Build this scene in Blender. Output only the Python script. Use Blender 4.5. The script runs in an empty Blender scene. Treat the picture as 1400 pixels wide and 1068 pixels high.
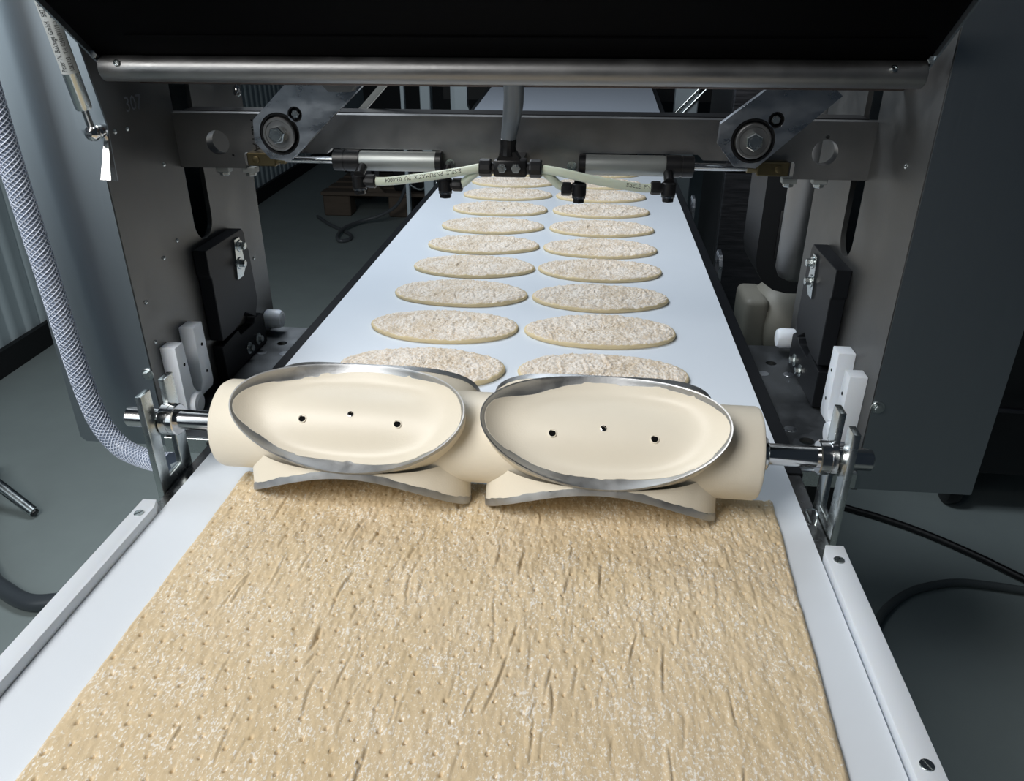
import bpy, bmesh, math, random
import numpy as np
from mathutils import Matrix, Vector
from mathutils.geometry import tessellate_polygon
PI = math.pi
sc = bpy.context.scene
COL = sc.collection
H = 0.9                      # height of the belt surface above the floor

# ------------------------------------------------------------------ camera, world, lights, exposure
cam = bpy.data.objects.new('camera', bpy.data.cameras.new('camera'))
COL.objects.link(cam)
right = Vector((0.99505, 0.0998, 0.0)); fwd = Vector((-0.0891, 0.8886, -0.4499))
fwd.normalize(); right = (right - fwd * right.dot(fwd)).normalized(); up = right.cross(fwd)
m = Matrix((right, up, -fwd)).transposed().to_4x4()
m.translation = Vector((0.0917, 0.0, 0.4436 + H))
cam.matrix_world = m
cam.data.sensor_width = 36.0; cam.data.lens = 36.0 * 1060 / 1400
cam.data.clip_start = 0.01; cam.data.clip_end = 60
sc.camera = cam

w = bpy.data.worlds.new('world'); sc.world = w; w.use_nodes = True
w.node_tree.nodes['Background'].inputs[0].default_value = (0.55, 0.75, 1.0, 1)
w.node_tree.nodes['Background'].inputs[1].default_value = 0.03

def area(name, loc, target, size, power, color):
    l = bpy.data.lights.new(name, 'AREA'); l.shape = 'RECTANGLE'
    l.size, l.size_y = size; l.energy = power; l.color = color
    o = bpy.data.objects.new(name, l); COL.objects.link(o)
    o.location = (loc[0], loc[1], loc[2] + H)
    d = Vector(target) - Vector(loc)
    o.rotation_euler = d.to_track_quat('-Z', 'Y').to_euler()
    return o
area('studio_lamp_front', (-0.75, -0.35, 1.35), (0.0, 0.55, 0.0), (0.85, 0.85), 30, (1.0, 0.98, 0.95))
area('studio_lamp_rear', (-0.62, 1.70, 1.35), (0.0, 1.5, 0.0), (0.7, 0.9), 23, (0.86, 0.93, 1.0))
area('added_fill_left', (-2.0, -0.9, 0.75), (-0.9, 1.3, -0.5), (1.3, 1.3), 11, (0.84, 0.94, 1.0))  # unseen soft fill, added to brighten the left panel and floor

vs = sc.view_settings
vs.view_transform = 'Standard'; vs.look = 'None'; vs.gamma = 1.0; vs.exposure = 0.0
vs.use_curve_mapping = False

# ------------------------------------------------------------------ materials
def _nt(name):
    mt = bpy.data.materials.new(name); mt.use_nodes = True
    nt = mt.node_tree; b = nt.nodes['Principled BSDF']
    return mt, nt, b
def mat(name, color, metallic=0.0, rough=0.5, var=0.0, vscale=(1, 1, 1), nscale=20.0, bump=0.0, bscale=(1, 1, 1),
        bnoise=200.0, rvar=0.0, transmission=0.0, ior=1.45, sss=0.0, spec=0.5, aniso=0.0, emit=None):
    mt, nt, b = _nt(name)
    N = nt.nodes.new; L = nt.links.new
    b.inputs['Base Color'].default_value = (*color, 1)
    b.inputs['Metallic'].default_value = metallic
    b.inputs['Roughness'].default_value = rough
    b.inputs['Transmission Weight'].default_value = transmission
    b.inputs['IOR'].default_value = ior
    b.inputs['Specular IOR Level'].default_value = spec
    if sss:
        b.inputs['Subsurface Weight'].default_value = sss
        b.inputs['Subsurface Radius'].default_value = (0.004, 0.003, 0.002)
    tc = N('ShaderNodeTexCoord')
    if var or rvar:
        mp = N('ShaderNodeMapping'); mp.inputs['Scale'].default_value = vscale
        L(tc.outputs['Object'], mp.inputs['Vector'])
        no = N('ShaderNodeTexNoise'); no.inputs['Scale'].default_value = nscale; no.inputs['Detail'].default_value = 6
        no.inputs['Roughness'].default_value = 0.6
        L(mp.outputs[0], no.inputs['Vector'])
        if var:
            mx = N('ShaderNodeMix'); mx.data_type = 'RGBA'
            mx.inputs[6].default_value = (*[c * (1 - var) for c in color], 1)
            mx.inputs[7].default_value = (*[min(1, c * (1 + var)) for c in color], 1)
            L(no.outputs['Fac'], mx.inputs[0]); L(mx.outputs[2], b.inputs['Base Color'])
        if rvar:
            mr = N('ShaderNodeMapRange'); mr.inputs[1].default_value = 0.3; mr.inputs[2].default_value = 0.7
            mr.inputs[3].default_value = max(0.02, rough - rvar); mr.inputs[4].default_value = min(1, rough + rvar)
            L(no.outputs['Fac'], mr.inputs[0]); L(mr.outputs[0], b.inputs['Roughness'])
    if bump:
        mp2 = N('ShaderNodeMapping'); mp2.inputs['Scale'].default_value = bscale
        L(tc.outputs['Object'], mp2.inputs['Vector'])
        n2 = N('ShaderNodeTexNoise'); n2.inputs['Scale'].default_value = bnoise; n2.inputs['Detail'].default_value = 4
        L(mp2.outputs[0], n2.inputs['Vector'])
        bp = N('ShaderNodeBump'); bp.inputs['Strength'].default_value = bump; bp.inputs['Distance'].default_value = 0.001
        L(n2.outputs['Fac'], bp.inputs['Height']); L(bp.outputs[0], b.inputs['Normal'])
    return mt

def dough_mat(name, base, flour, lo, hi, scale, clump=0.45):
    mt, nt, b = _nt(name)
    N = nt.nodes.new; L = nt.links.new
    b.inputs['Roughness'].default_value = 0.75; b.inputs['Specular IOR Level'].default_value = 0.25
    tc = N('ShaderNodeTexCoord')
    big = N('ShaderNodeTexNoise'); big.inputs['Scale'].default_value = 14; big.inputs['Detail'].default_value = 3
    L(tc.outputs['Object'], big.inputs['Vector'])
    c1 = N('ShaderNodeMix'); c1.data_type = 'RGBA'
    c1.inputs[6].default_value = (base[0] * 0.93, base[1] * 0.9, base[2] * 0.82, 1)
    c1.inputs[7].default_value = (min(1, base[0] * 1.05), base[1] * 1.06, base[2] * 1.12, 1)
    L(big.outputs['Fac'], c1.inputs[0])
    mp = N('ShaderNodeMapping'); mp.inputs['Scale'].default_value = (1, 0.55, 1)
    L(tc.outputs['Object'], mp.inputs['Vector'])
    sp = N('ShaderNodeTexNoise'); sp.inputs['Scale'].default_value = scale; sp.inputs['Detail'].default_value = 4
    sp.inputs['Roughness'].default_value = 0.65
    L(mp.outputs[0], sp.inputs['Vector'])
    cl = N('ShaderNodeTexNoise'); cl.inputs['Scale'].default_value = 38; cl.inputs['Detail'].default_value = 4
    L(tc.outputs['Object'], cl.inputs['Vector'])
    ad = N('ShaderNodeMath'); ad.operation = 'MULTIPLY_ADD'; ad.inputs[1].default_value = clump
    L(cl.outputs['Fac'], ad.inputs[0]); L(sp.outputs['Fac'], ad.inputs[2])
    mr = N('ShaderNodeMapRange'); mr.inputs[1].default_value = lo; mr.inputs[2].default_value = hi
    L(ad.outputs[0], mr.inputs[0])
    c2 = N('ShaderNodeMix'); c2.data_type = 'RGBA'
    L(mr.outputs[0], c2.inputs[0]); L(c1.outputs[2], c2.inputs[6]); c2.inputs[7].default_value = (*flour, 1)
    L(c2.outputs[2], b.inputs['Base Color'])
    bp = N('ShaderNodeBump'); bp.inputs['Strength'].default_value = 0.35; bp.inputs['Distance'].default_value = 0.001
    L(sp.outputs['Fac'], bp.inputs['Height']); L(bp.outputs[0], b.inputs['Normal'])
    return mt

M = {}
M['belt'] = mat('belt_white', (0.71, 0.765, 0.83), 0, 0.42, var=0.03, nscale=6, bump=0.05, bnoise=900)
M['plastic_white'] = mat('white_plastic', (0.74, 0.79, 0.85), 0, 0.38, sss=0.15)
M['cream'] = mat('cream_coating', (0.80, 0.74, 0.62), 0, 0.40, var=0.03, nscale=30, bump=0.12, bnoise=700)
M['blade'] = mat('blade_steel', (0.46, 0.47, 0.48), 1, 0.47, var=0.25, nscale=60, rvar=0.1, bump=0.1, bnoise=500)
M['polished'] = mat('polished_steel', (0.62, 0.62, 0.62), 1, 0.14, var=0.1, vscale=(1, 60, 60), nscale=6, rvar=0.06)
M['zinc'] = mat('zinc_plated_steel', (0.56, 0.60, 0.60), 1, 0.27, var=0.12, nscale=30, rvar=0.08)
M['panel'] = mat('brushed_panel', (0.33, 0.37, 0.40), 1, 0.42, var=0.05, vscale=(300, 300, 2), nscale=5, rvar=0.03, bump=0.05, bscale=(200, 200, 3), bnoise=6)
M['plate'] = mat('mill_steel_plate', (0.17, 0.172, 0.17), 1, 0.46, var=0.28, nscale=14, rvar=0.08, bump=0.1, bnoise=300)
M['beam'] = mat('beam_steel', (0.27, 0.27, 0.27), 1, 0.44, var=0.18, nscale=25, rvar=0.06, bump=0.12, bnoise=400)
M['lever'] = mat('lever_steel', (0.50, 0.53, 0.57), 1, 0.30, var=0.38, vscale=(1, 1, 2), nscale=22, rvar=0.13, bump=0.03, bnoise=500)
M['rail'] = mat('dark_rail_steel', (0.19, 0.19, 0.19), 1, 0.26, var=0.2, nscale=25, rvar=0.08)
M['black'] = mat('black_anodised', (0.009, 0.010, 0.012), 0, 0.42, spec=0.22)
M['rubber'] = mat('black_rubber', (0.008, 0.008, 0.009), 0, 0.35, spec=0.5)
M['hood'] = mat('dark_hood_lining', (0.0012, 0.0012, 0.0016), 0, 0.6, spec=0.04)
M['shelf'] = mat('dusty_shelf_steel', (0.17, 0.18, 0.19), 1, 0.42, var=0.5, nscale=20, rvar=0.1, bump=0.1, bnoise=600)
M['belt_grey'] = mat('grey_far_belt', (0.36, 0.40, 0.46), 0, 0.5, var=0.04, nscale=6)
M['brown_rail'] = mat('brownish_steel', (0.13, 0.105, 0.095), 1, 0.45, var=0.2, nscale=20)
M['alu'] = mat('matt_aluminium', (0.36, 0.38, 0.37), 0.7, 0.45, var=0.06, nscale=40)
M['brass'] = mat('dull_brass', (0.19, 0.155, 0.085), 1, 0.38, var=0.2, nscale=60)
M['tube'] = mat('milky_tube', (0.66, 0.71, 0.58), 0, 0.28, sss=0.3)
M['grey_hose'] = mat('grey_hose', (0.13, 0.15, 0.17), 0, 0.3)
M['pvc'] = mat('clear_pvc_hose', (0.17, 0.21, 0.29), 0, 0.22, spec=0.6)
M['thread'] = mat('white_braid', (0.62, 0.68, 0.80), 0, 0.5)
M['ink'] = mat('black_ink', (0.01, 0.01, 0.01), 0, 0.6)
M['label'] = mat('silver_label', (0.55, 0.58, 0.58), 0.3, 0.4)
M['floor'] = mat('floor_coating', (0.27, 0.315, 0.31), 0, 0.6, var=0.12, nscale=5, bump=0.1, bnoise=200)
M['wall'] = mat('wall_panel_coating', (0.58, 0.68, 0.71), 0, 0.5, var=0.04, nscale=6)
M['backwall'] = mat('back_wall_paint', (0.05, 0.055, 0.06), 0, 0.7, var=0.1, nscale=4)
M['skirting'] = mat('skirting_black', (0.010, 0.011, 0.012), 0, 0.6)
M['wood'] = mat('pallet_wood', (0.11, 0.086, 0.066), 0, 0.8, var=0.3, vscale=(2, 30, 30), nscale=4)
M['paint'] = mat('pale_grey_paint', (0.30, 0.35, 0.38), 0, 0.45, var=0.05, nscale=8)
M['motor'] = mat('cream_motor_paint', (0.22, 0.215, 0.185), 0, 0.5, var=0.2, nscale=14)
M['streaky'] = mat('streaky_steel', (0.10, 0.10, 0.11), 1, 0.42, var=0.5, vscale=(2, 2, 30), nscale=6, rvar=0.1)
M['dark'] = mat('dark_machine_paint', (0.012, 0.013, 0.015), 0, 0.45)
M['dough'] = dough_mat('dough_sheet', (0.69, 0.56, 0.37), (0.88, 0.84, 0.77), 0.680, 0.770, 600, 0.28)
M['oval'] = dough_mat('floured_dough', (0.64, 0.53, 0.40), (0.83, 0.765, 0.69), 0.64, 0.82, 420)
M['oval_edge'] = mat('dough_edge', (0.72, 0.59, 0.36), 0, 0.6, var=0.06, nscale=40)
M['hole'] = mat('hole_shadow_black', (0.004, 0.004, 0.004), 0, 0.8, spec=0.1)
M['amber'] = mat('ochre_light_below', (0.28, 0.20, 0.07), 0, 0.6)  # light behind the ledge holes, put into an ochre colour

# ------------------------------------------------------------------ mesh helpers (relative coordinates: belt top is z = 0)
def finish(bm, angle=34):
    bmesh.ops.remove_doubles(bm, verts=bm.verts, dist=1e-6)
    bmesh.ops.recalc_face_normals(bm, faces=bm.faces)
    ca = math.radians(angle)
    for f in bm.faces: f.smooth = True
    for e in bm.edges:
        if len(e.link_faces) != 2 or e.calc_face_angle(0) > ca: e.smooth = False
class MB:
    def __init__(s): s.bm = bmesh.new()
    def faces(s, vs_, fs):
        v = [s.bm.verts.new(p) for p in vs_]
        for f in fs:
            try: s.bm.faces.new([v[i] for i in f])
            except ValueError: pass
        return s
    def box(s, x0, x1, y0, y1, z0, z1, bevel=0.0, seg=1):
        t = bmesh.new()
        bmesh.ops.create_cube(t, size=1)
        for v in t.verts:
            v.co = Vector(((x0 + x1) / 2 + v.co.x * (x1 - x0), (y0 + y1) / 2 + v.co.y * (y1 - y0), (z0 + z1) / 2 + v.co.z * (z1 - z0)))
        if bevel: bmesh.ops.bevel(t, geom=t.edges[:], offset=bevel, segments=seg, profile=0.5, affect='EDGES')
        s._merge(t); return s
    def _merge(s, t):
        mp = {v: s.bm.verts.new(v.co) for v in t.verts}
        for f in t.faces: s.bm.faces.new([mp[v] for v in f.verts])
        t.free()
    def lathe(s, p0, axis, prof, n=32, cap=True):
        """prof: list of (distance along axis, radius)"""
        a = Vector(axis).normalized(); q = Vector((0, 0, 1)) if abs(a.z) < 0.9 else Vector((1, 0, 0))
        u = a.cross(q).normalized(); v = a.cross(u)
        p0 = Vector(p0); rings = []
        for t, r in prof:
            rings.append([s.bm.verts.new(p0 + a * t + (u * math.cos(2 * PI * k / n) + v * math.sin(2 * PI * k / n)) * max(r, 1e-5)) for k in range(n)])
        for i in range(len(rings) - 1):
            for k in range(n):
                s.bm.faces.new((rings[i][k], rings[i][(k + 1) % n], rings[i + 1][(k + 1) % n], rings[i + 1][k]))
        if cap:
            s.bm.faces.new(rings[0]); s.bm.faces.new(rings[-1])
        return s
    def cyl(s, p0, p1, r, n=32, ch=0.0):
        d = Vector(p1) - Vector(p0); l = d.length
        prof = [(0, r), (l, r)] if not ch else [(0, r - ch), (ch, r), (l - ch, r), (l, r - ch)]
        return s.lathe(p0, d, prof, n)
    def prism(s, poly, axis, d0, d1, holes=()):
        """poly of (u,v): axis 'x' -> (y,z), 'y' -> (x,z), 'z' -> (x,y)"""
        def P(u, v, d): return {'x': (d, u, v), 'y': (u, d, v), 'z': (u, v, d)}[axis]
        loops = [list(poly)] + [list(h) for h in holes]
        flat = [p for l in loops for p in l]
        tris = tessellate_polygon([[Vector((p[0], p[1], 0)) for p in l] for l in loops])
        v0 = [s.bm.verts.new(P(p[0], p[1], d0)) for p in flat]; v1 = [s.bm.verts.new(P(p[0], p[1], d1)) for p in flat]
        if not holes:
            s.bm.faces.new(v0); s.bm.faces.new(v1)
        else:
            for t in tris:
                for vv in (v0, v1):
                    try: s.bm.faces.new([vv[i] for i in t])
                    except ValueError: pass
        i = 0
        for l in loops:
            n = len(l)
            for k in range(n):
                a, b = i + k, i + (k + 1) % n
                s.bm.faces.new((v0[a], v0[b], v1[b], v1[a]))
            i += n
        return s
    def tube(s, pts, r, n=12, cap=True):
        pts = [Vector(p) for p in pts]; k = len(pts)
        rad = r if isinstance(r, (list, tuple)) else [r] * k
        tan = [(pts[min(i + 1, k - 1)] - pts[max(i - 1, 0)]).normalized() for i in range(k)]
        q = Vector((0, 0, 1)) if abs(tan[0].z) < 0.9 else Vector((1, 0, 0))
        u = tan[0].cross(q).normalized(); rings = []
        for i in range(k):
            u = (u - tan[i] * u.dot(tan[i])).normalized(); v = tan[i].cross(u)
            rings.append([s.bm.verts.new(pts[i] + (u * math.cos(2 * PI * j / n) + v * math.sin(2 * PI * j / n)) * rad[i]) for j in range(n)])
        for i in range(k - 1):
            for j in range(n):
                s.bm.faces.new((rings[i][j], rings[i][(j + 1) % n], rings[i + 1][(j + 1) % n], rings[i + 1][j]))
        if cap: s.bm.faces.new(rings[0]); s.bm.faces.new(rings[-1])
        return s
    def hexa(s, p0, axis, r, h, ch=0.0, rot=0.0):
        a = Vector(axis).normalized(); q = Vector((0, 0, 1)) if abs(a.z) < 0.9 else Vector((1, 0, 0))
        u = a.cross(q).normalized(); v = a.cross(u); p0 = Vector(p0)
        prof = [(0, r), (h - ch, r), (h, r - ch)] if ch else [(0, r), (h, r)]
        rings = [[s.bm.verts.new(p0 + a * t + (u * math.cos(PI / 3 * k + rot) + v * math.sin(PI / 3 * k + rot)) * rr) for k in range(6)] for t, rr in prof]
        for i in range(len(rings) - 1):
            for k in range(6): s.bm.faces.new((rings[i][k], rings[i][(k + 1) % 6], rings[i + 1][(k + 1) % 6], rings[i + 1][k]))
        s.bm.faces.new(rings[0]); s.bm.faces.new(rings[-1]); return s
    def mesh(s, name, material, origin=(0, 0, 0), angle=34):
        finish(s.bm, angle)
        o = Vector(origin)
        for v in s.bm.verts: v.co -= o
        me = bpy.data.meshes.new(name); s.bm.to_mesh(me); s.bm.free()
        for mm in (material if isinstance(material, (list, tuple)) else [material]): me.materials.append(mm)
        return me
def spline(pts, per=10):
    P = [Vector(p) for p in pts]; P = [2 * P[0] - P[1]] + P + [2 * P[-1] - P[-2]]; out = []
    for i in range(1, len(P) - 2):
        for k in range(per):
            t = k / per; a, b, c, d = P[i - 1:i + 3]
            out.append(0.5 * ((2 * b) + (c - a) * t + (2 * a - 5 * b + 4 * c - d) * t * t + (3 * b - a - 3 * c + d) * t ** 3))
    out.append(P[-2]); return out
ORG = {}
def props(o, label=None, cat=None, group=None, kind=None):
    for k, v in (('label', label), ('category', cat), ('group', group), ('kind', kind)):
        if v: o[k] = v
def thing(name, label, cat, loc, group=None):
    o = bpy.data.objects.new(name, None); COL.objects.link(o)
    o.empty_display_size = 0.02
    o.location = (loc[0], loc[1], loc[2] + H); ORG[o.name] = Vector(loc)
    props(o, label, cat, group); return o
def part(name, mb, material, parent, label=None, angle=34, kind=None):
    """a mesh child of a thing or of one of its parts; the mesh is given in relative coordinates"""
    org = ORG[parent.name]
    o = bpy.data.objects.new(name, mb.mesh(name, material, org, angle)); COL.objects.link(o)
    o.parent = parent; ORG[o.name] = org
    props(o, label, kind=kind); return o
def solo(name, mb, material, label, cat, loc=(0, 0, 0), group=None, angle=34, kind=None):
    o = bpy.data.objects.new(name, mb.mesh(name, material, loc, angle)); COL.objects.link(o)
    o.location = (loc[0], loc[1], loc[2] + H); ORG[o.name] = Vector(loc)
    props(o, label, cat, group, kind); return o
def struct(name, mb, material, loc=(0, 0, 0)):
    return solo(name, mb, material, None, None, loc, kind='structure')
def circle(cx, cy, r, n=32, a0=0.0): return [(cx + r * math.cos(a0 + 2 * PI * k / n), cy + r * math.sin(a0 + 2 * PI * k / n)) for k in range(n)]
def slot_loop(y0, y1, z0, z1, n=10):
    r = (y1 - y0) / 2; cy = (y0 + y1) / 2
    return [(cy + r * math.cos(PI + PI * k / n), z0 + r + r * math.sin(PI + PI * k / n)) for k in range(n + 1)] + \
           [(cy + r * math.cos(PI * k / n), z1 - r + r * math.sin(PI * k / n)) for k in range(n + 1)]
def text_mb(body, size, place):
    """text outline as a thin mesh; place maps (u, v) in metres to a point"""
    cu = bpy.data.curves.new('t', 'FONT'); cu.body = body; cu.size = size; cu.align_x = 'LEFT'; cu.align_y = 'CENTER'
    cu.resolution_u = 2
    ob = bpy.data.objects.new('t', cu); COL.objects.link(ob)
    dg = bpy.context.evaluated_depsgraph_get(); me = bpy.data.meshes.new_from_object(ob.evaluated_get(dg))
    mb = MB()
    mb.faces([place(v.co.x, v.co.y) for v in me.vertices], [tuple(p.vertices) for p in me.polygons])
    bpy.data.objects.remove(ob); bpy.data.curves.remove(cu); bpy.data.meshes.remove(me)
    return mb
def bolt(parent, p, axis, r, h, material=None, washer=True, washer_r=None, rot=0.0, label=None):
    a = Vector(axis).normalized(); p = Vector(p)
    t = 0.0
    if washer:
        wr = washer_r or r * 1.55; t = r * 0.28
    hd = MB().hexa(p + a * t, axis, r, h, r * 0.12, rot)
    hd.lathe(p + a * (t + h - 0.0001), axis, [(0, r * 0.62), (r * 0.06, r * 0.58)], 16)
    b = part('bolt', hd, material or M['zinc'], parent, label)
    if washer: part('washer', MB().lathe(p, axis, [(0, wr), (t * 0.7, wr), (t, wr * 0.93)], 24), material or M['zinc'], b)
    return b
def slotted(parent, p, axis, r, cross, material=None):
    """countersunk screw with a slot: two raised halves over a recessed disc"""
    a = Vector(axis).normalized(); c = Vector(cross).normalized(); d = a.cross(c); p = Vector(p)
    mb = MB().lathe(p, axis, [(0, r), (0.0004, r)], 20)
    for sg in (-1, 1):
        pts = [p + a * 0.0003 + c * (r * 0.94 * math.cos(t)) + d * (sg * max(0.13 * r, r * 0.94 * math.sin(t))) for t in [PI * k / 10 for k in range(11)]]
        n = len(pts); top = [q + a * 0.0007 for q in pts]
        mb.faces(pts + top, [tuple(range(n)), tuple(range(n, 2 * n))] + [(k, (k + 1) % n, n + (k + 1) % n, n + k) for k in range(n)])
    return part('screw', mb, material or M['zinc'], parent)
def copy_tree(o, parent=None):
    c = o.copy(); COL.objects.link(c)
    if parent: c.parent = parent
    for ch in list(o.children): copy_tree(ch, c)
    return c

# numpy value noise
def vnoise(x, y, seed):
    xi = np.floor(x).astype(np.int64); yi = np.floor(y).astype(np.int64); fx = x - xi; fy = y - yi
    fx = fx * fx * (3 - 2 * fx); fy = fy * fy * (3 - 2 * fy)
    def h(a, b):
        n = (a * 374761393 + b * 668265263 + seed * 1442695041) & 0x7fffffff
        n = ((n ^ (n >> 13)) * 1274126177) & 0x7fffffff
        return ((n ^ (n >> 16)) & 0xffff) / 65535.0
    return (h(xi, yi) * (1 - fx) + h(xi + 1, yi) * fx) * (1 - fy) + (h(xi, yi + 1) * (1 - fx) + h(xi + 1, yi + 1) * fx) * fy
def fbm(x, y, seed, oct=4, g=0.5):
    s = 0; a = 1; t = 0
    for k in range(oct):
        s = s + a * vnoise(x * 2 ** k, y * 2 ** k, seed + k * 17); t += a; a *= g
    return s / t

# ------------------------------------------------------------------ the room
struct('floor', MB().box(-4, 5, -1.5, 9, -0.95, -0.9), M['floor'])
wl = struct('wall_left', MB().box(-2.75, -2.45, 1.0, 9, -0.9, 2.6), M['wall'])
def panel_mesh():
    mb = MB(); prof = []
    for k in range(3):
        y = k * 0.1
        prof += [(y + 0.004, 0.0), (y + 0.010, 0.004), (y + 0.050, 0.004), (y + 0.056, 0.0015), (y + 0.090, 0.0015), (y + 0.096, 0.0)]
    pts = [(x, y) for y, x in prof] + [(-0.03, 0.296), (-0.03, 0.004)]
    mb.prism(pts, 'z', -0.9, 2.6); return mb
pm = panel_mesh().mesh('wall_panel', M['wall'])
for k in range(25):
    o = bpy.data.objects.new('wall_panel', pm); COL.objects.link(o); o.parent = wl
    y = 1.4 + 0.3 * k
    o.location = (-2.13 - 0.045 * (y - 0.4), y, 0); o.rotation_euler.z = 0.045
bbm = MB().prism([(-2.125 - 0.045 * 1.0, 1.4), (-2.10 - 0.045 * 1.0, 1.4), (-2.10 - 0.045 * 8.4, 8.8), (-2.125 - 0.045 * 8.4, 8.8)], 'z', -0.9, -0.80)
struct('baseboard_left', bbm, M['skirting'])
struct('wall_back', MB().box(-4, 5, 8.9, 9.0, -0.9, 2.6), M['backwall'])

# ------------------------------------------------------------------ conveyor
cv = thing('belt_conveyor', 'long flat conveyor with white belt between dark steel rails, running under the cutter', 'conveyor', (0, 1.2, -0.9))
b = MB()
prof = [(0.02, -0.05), (0.008, -0.035), (0.004, -0.02), (0.012, -0.006), (0.03, 0.0)]
prof = prof + [(2.38, 0.0), (2.40, -0.006), (2.408, -0.02), (2.404, -0.035), (2.39, -0.05)]
b.prism(prof, 'x', -0.31, 0.31)
part('belt', b, M['belt'], cv)
for s in (-1, 1):
    x0, x1 = sorted((s * 0.3115, s * 0.3295))
    part('side_rail', MB().box(x0, x1, 0.72, 2.40, -0.09, -0.0045, 0.001), M['black'], cv, 'black side rail')
    x0, x1 = sorted((s * 0.3115, s * 0.327))
    part('side_rail', MB().box(x0, x1, 0.02, 0.72, -0.09, -0.006, 0.0012), M['rail'], cv, 'polished dark steel side rail')
for y in (1.43, 1.885):
    part('support_tab', MB().prism([(y - 0.025, -0.08), (y + 0.025, -0.08), (y + 0.025, 0.018), (y + 0.012, 0.028), (y - 0.012, 0.024), (y - 0.025, 0.006)], 'x', 0.333, 0.339), M['lever'], cv)
for s in (-1, 1):
    for y in (0.35, 1.7, 2.3):
        part('leg', MB().box(s * 0.32 - 0.02, s * 0.32 + 0.02, y - 0.02, y + 0.02, -0.9, -0.09, 0.002), M['rail'], cv)
part('clip', MB().tube(spline([(0.3195, 0.630, -0.0055), (0.3225, 0.637, 0.001), (0.3225, 0.648, 0.001), (0.3175, 0.655, -0.0055), (0.3145, 0.645, -0.001), (0.3165, 0.634, -0.0055)], 6), 0.0009, 8), M['zinc'], cv, 'bent wire clip')

# white guide strips
for s, lab in ((-1, 'white plastic guide strip left of the near belt, its end by the fork'), (1, 'white plastic guide strip right of the near belt, dark gap beside it')):
    x0, x1 = (-0.3285, -0.3105) if s < 0 else (0.3125, 0.3325)
    zt = 0.010 if s < 0 else 0.006
    y1 = 0.588 if s < 0 else 0.586
    g = thing('guide_strip', lab, 'guide strip', ((x0 + x1) / 2, 0.3, -0.0055), 'white guide strips')
    xi, xo = (x1, x0) if s < 0 else (x0, x1)
    poly = [(xo, 0.05), (xi, 0.05), (xi, y1 - 0.012), (xi - s * -0.004, y1), (xo, y1)]
    mb = MB().prism(poly, 'z', -0.0055, zt)
    bm = mb.bm; bmesh.ops.recalc_face_normals(bm, faces=bm.faces)
    bmesh.ops.bevel(bm, geom=[e for e in bm.edges if all(abs(v.co.z - zt) < 1e-6 for v in e.verts)], offset=0.0012, segments=2, affect='EDGES', profile=0.5)
    part('strip', mb, M['plastic_white'], g)
    for yy, an in ((0.5645, 0.9), (0.360, 2.0), (0.16, 0.4)):
        slotted(g, ((x0 + x1) / 2, yy, zt - 0.0001), (0, 0, 1), 0.0047, (math.cos(an), math.sin(an), 0))

# ------------------------------------------------------------------ forks that carry the cutter shaft
def fork(x0, x1, yc, ztop, lab, tilt):
    zb = -0.035
    f = thing('shaft_fork', lab, 'fork', ((x0 + x1) / 2, yc, zb), 'forks under the cutter shaft')
    zr = ztop - 0.002
    poly = [(yc - 0.030, zb), (yc + 0.032, zb), (yc + 0.032, zr), (yc + 0.0135, zr), (yc + 0.0135, 0.004), (yc - 0.0125, 0.004), (yc - 0.0125, ztop), (yc - 0.030, ztop)]
    poly = [(y + tilt * z, z) for y, z in poly]
    mb = MB().prism(poly, 'x', x0, x1); bm = mb.bm
    bmesh.ops.recalc_face_normals(bm, faces=bm.faces)
    bmesh.ops.bevel(bm, geom=bm.edges[:], offset=0.0007, segments=2, affect='EDGES', profile=0.5)
    part('fork_plate', mb, M['zinc'], f)
    return f
fork(-0.334, -0.3275, 0.6505, 0.104, 'zinc plated fork holding the left shaft end beside the braided hose', 0.0)
fork(0.3275, 0.334, 0.6365, 0.108, 'zinc plated fork holding the right shaft end above the black floor cable', 0.0)

# ------------------------------------------------------------------ rotary cutter
AY, AZ, KY, KZ = 0.6431, 0.0661, -0.0211, 0.0027
R, CA, CB, PHI, XS = 0.0651, 0.1099, 0.064, 0.8516, -0.0041
CC = R * math.sin(CB / R)
def axis_pt(x): return Vector((x, AY + KY * x, AZ + KZ * x))
AX = (axis_pt(1) - axis_pt(0)).normalized()
ct = thing('rotary_cutter', 'cream coated roller carrying oval steel edged cutting cups, lying across the dough', 'dough cutter', tuple(axis_pt(0) - Vector((0, 0, 0.065))))
rb = 0.0438; xa, xb = -0.262, 0.257
prof = [(0, 0.012), (0, rb - 0.012), (0.0005, rb - 0.006), (0.003, rb - 0.0018), (0.007, rb), (xb - xa - 0.004, rb), (xb - xa - 0.001, rb - 0.0015), (xb - xa, rb - 0.004), (xb - xa, 0.012)]
part('roller_body', MB().lathe(axis_pt(xa), AX, prof, 96), M['cream'], ct)
part('shaft', MB().lathe(axis_pt(-0.366), AX, [(0, 0.0085), (0.0015, 0.0102), (0.106, 0.0102), (0.106, 0.010), (0.62, 0.010), (0.62, 0.0102), (0.724, 0.0102), (0.7255, 0.0085)], 40), M['polished'], ct)
for x, l, r in ((-0.327, 0.016, 0.0162), (0.311, 0.016, 0.0162), (0.2572, 0.0085, 0.0155)):
    part('collar', MB().lathe(axis_pt(x), AX, [(0, r - 0.0012), (0.001, r), (l * 0.55, r), (l * 0.56, r - 0.0006), (l * 0.62, r - 0.0006), (l * 0.63, r), (l - 0.001, r), (l, r - 0.0012), (l, 0.0106)], 40), M['polished'], ct)
NT = 180
rng = random.Random(4)
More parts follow.
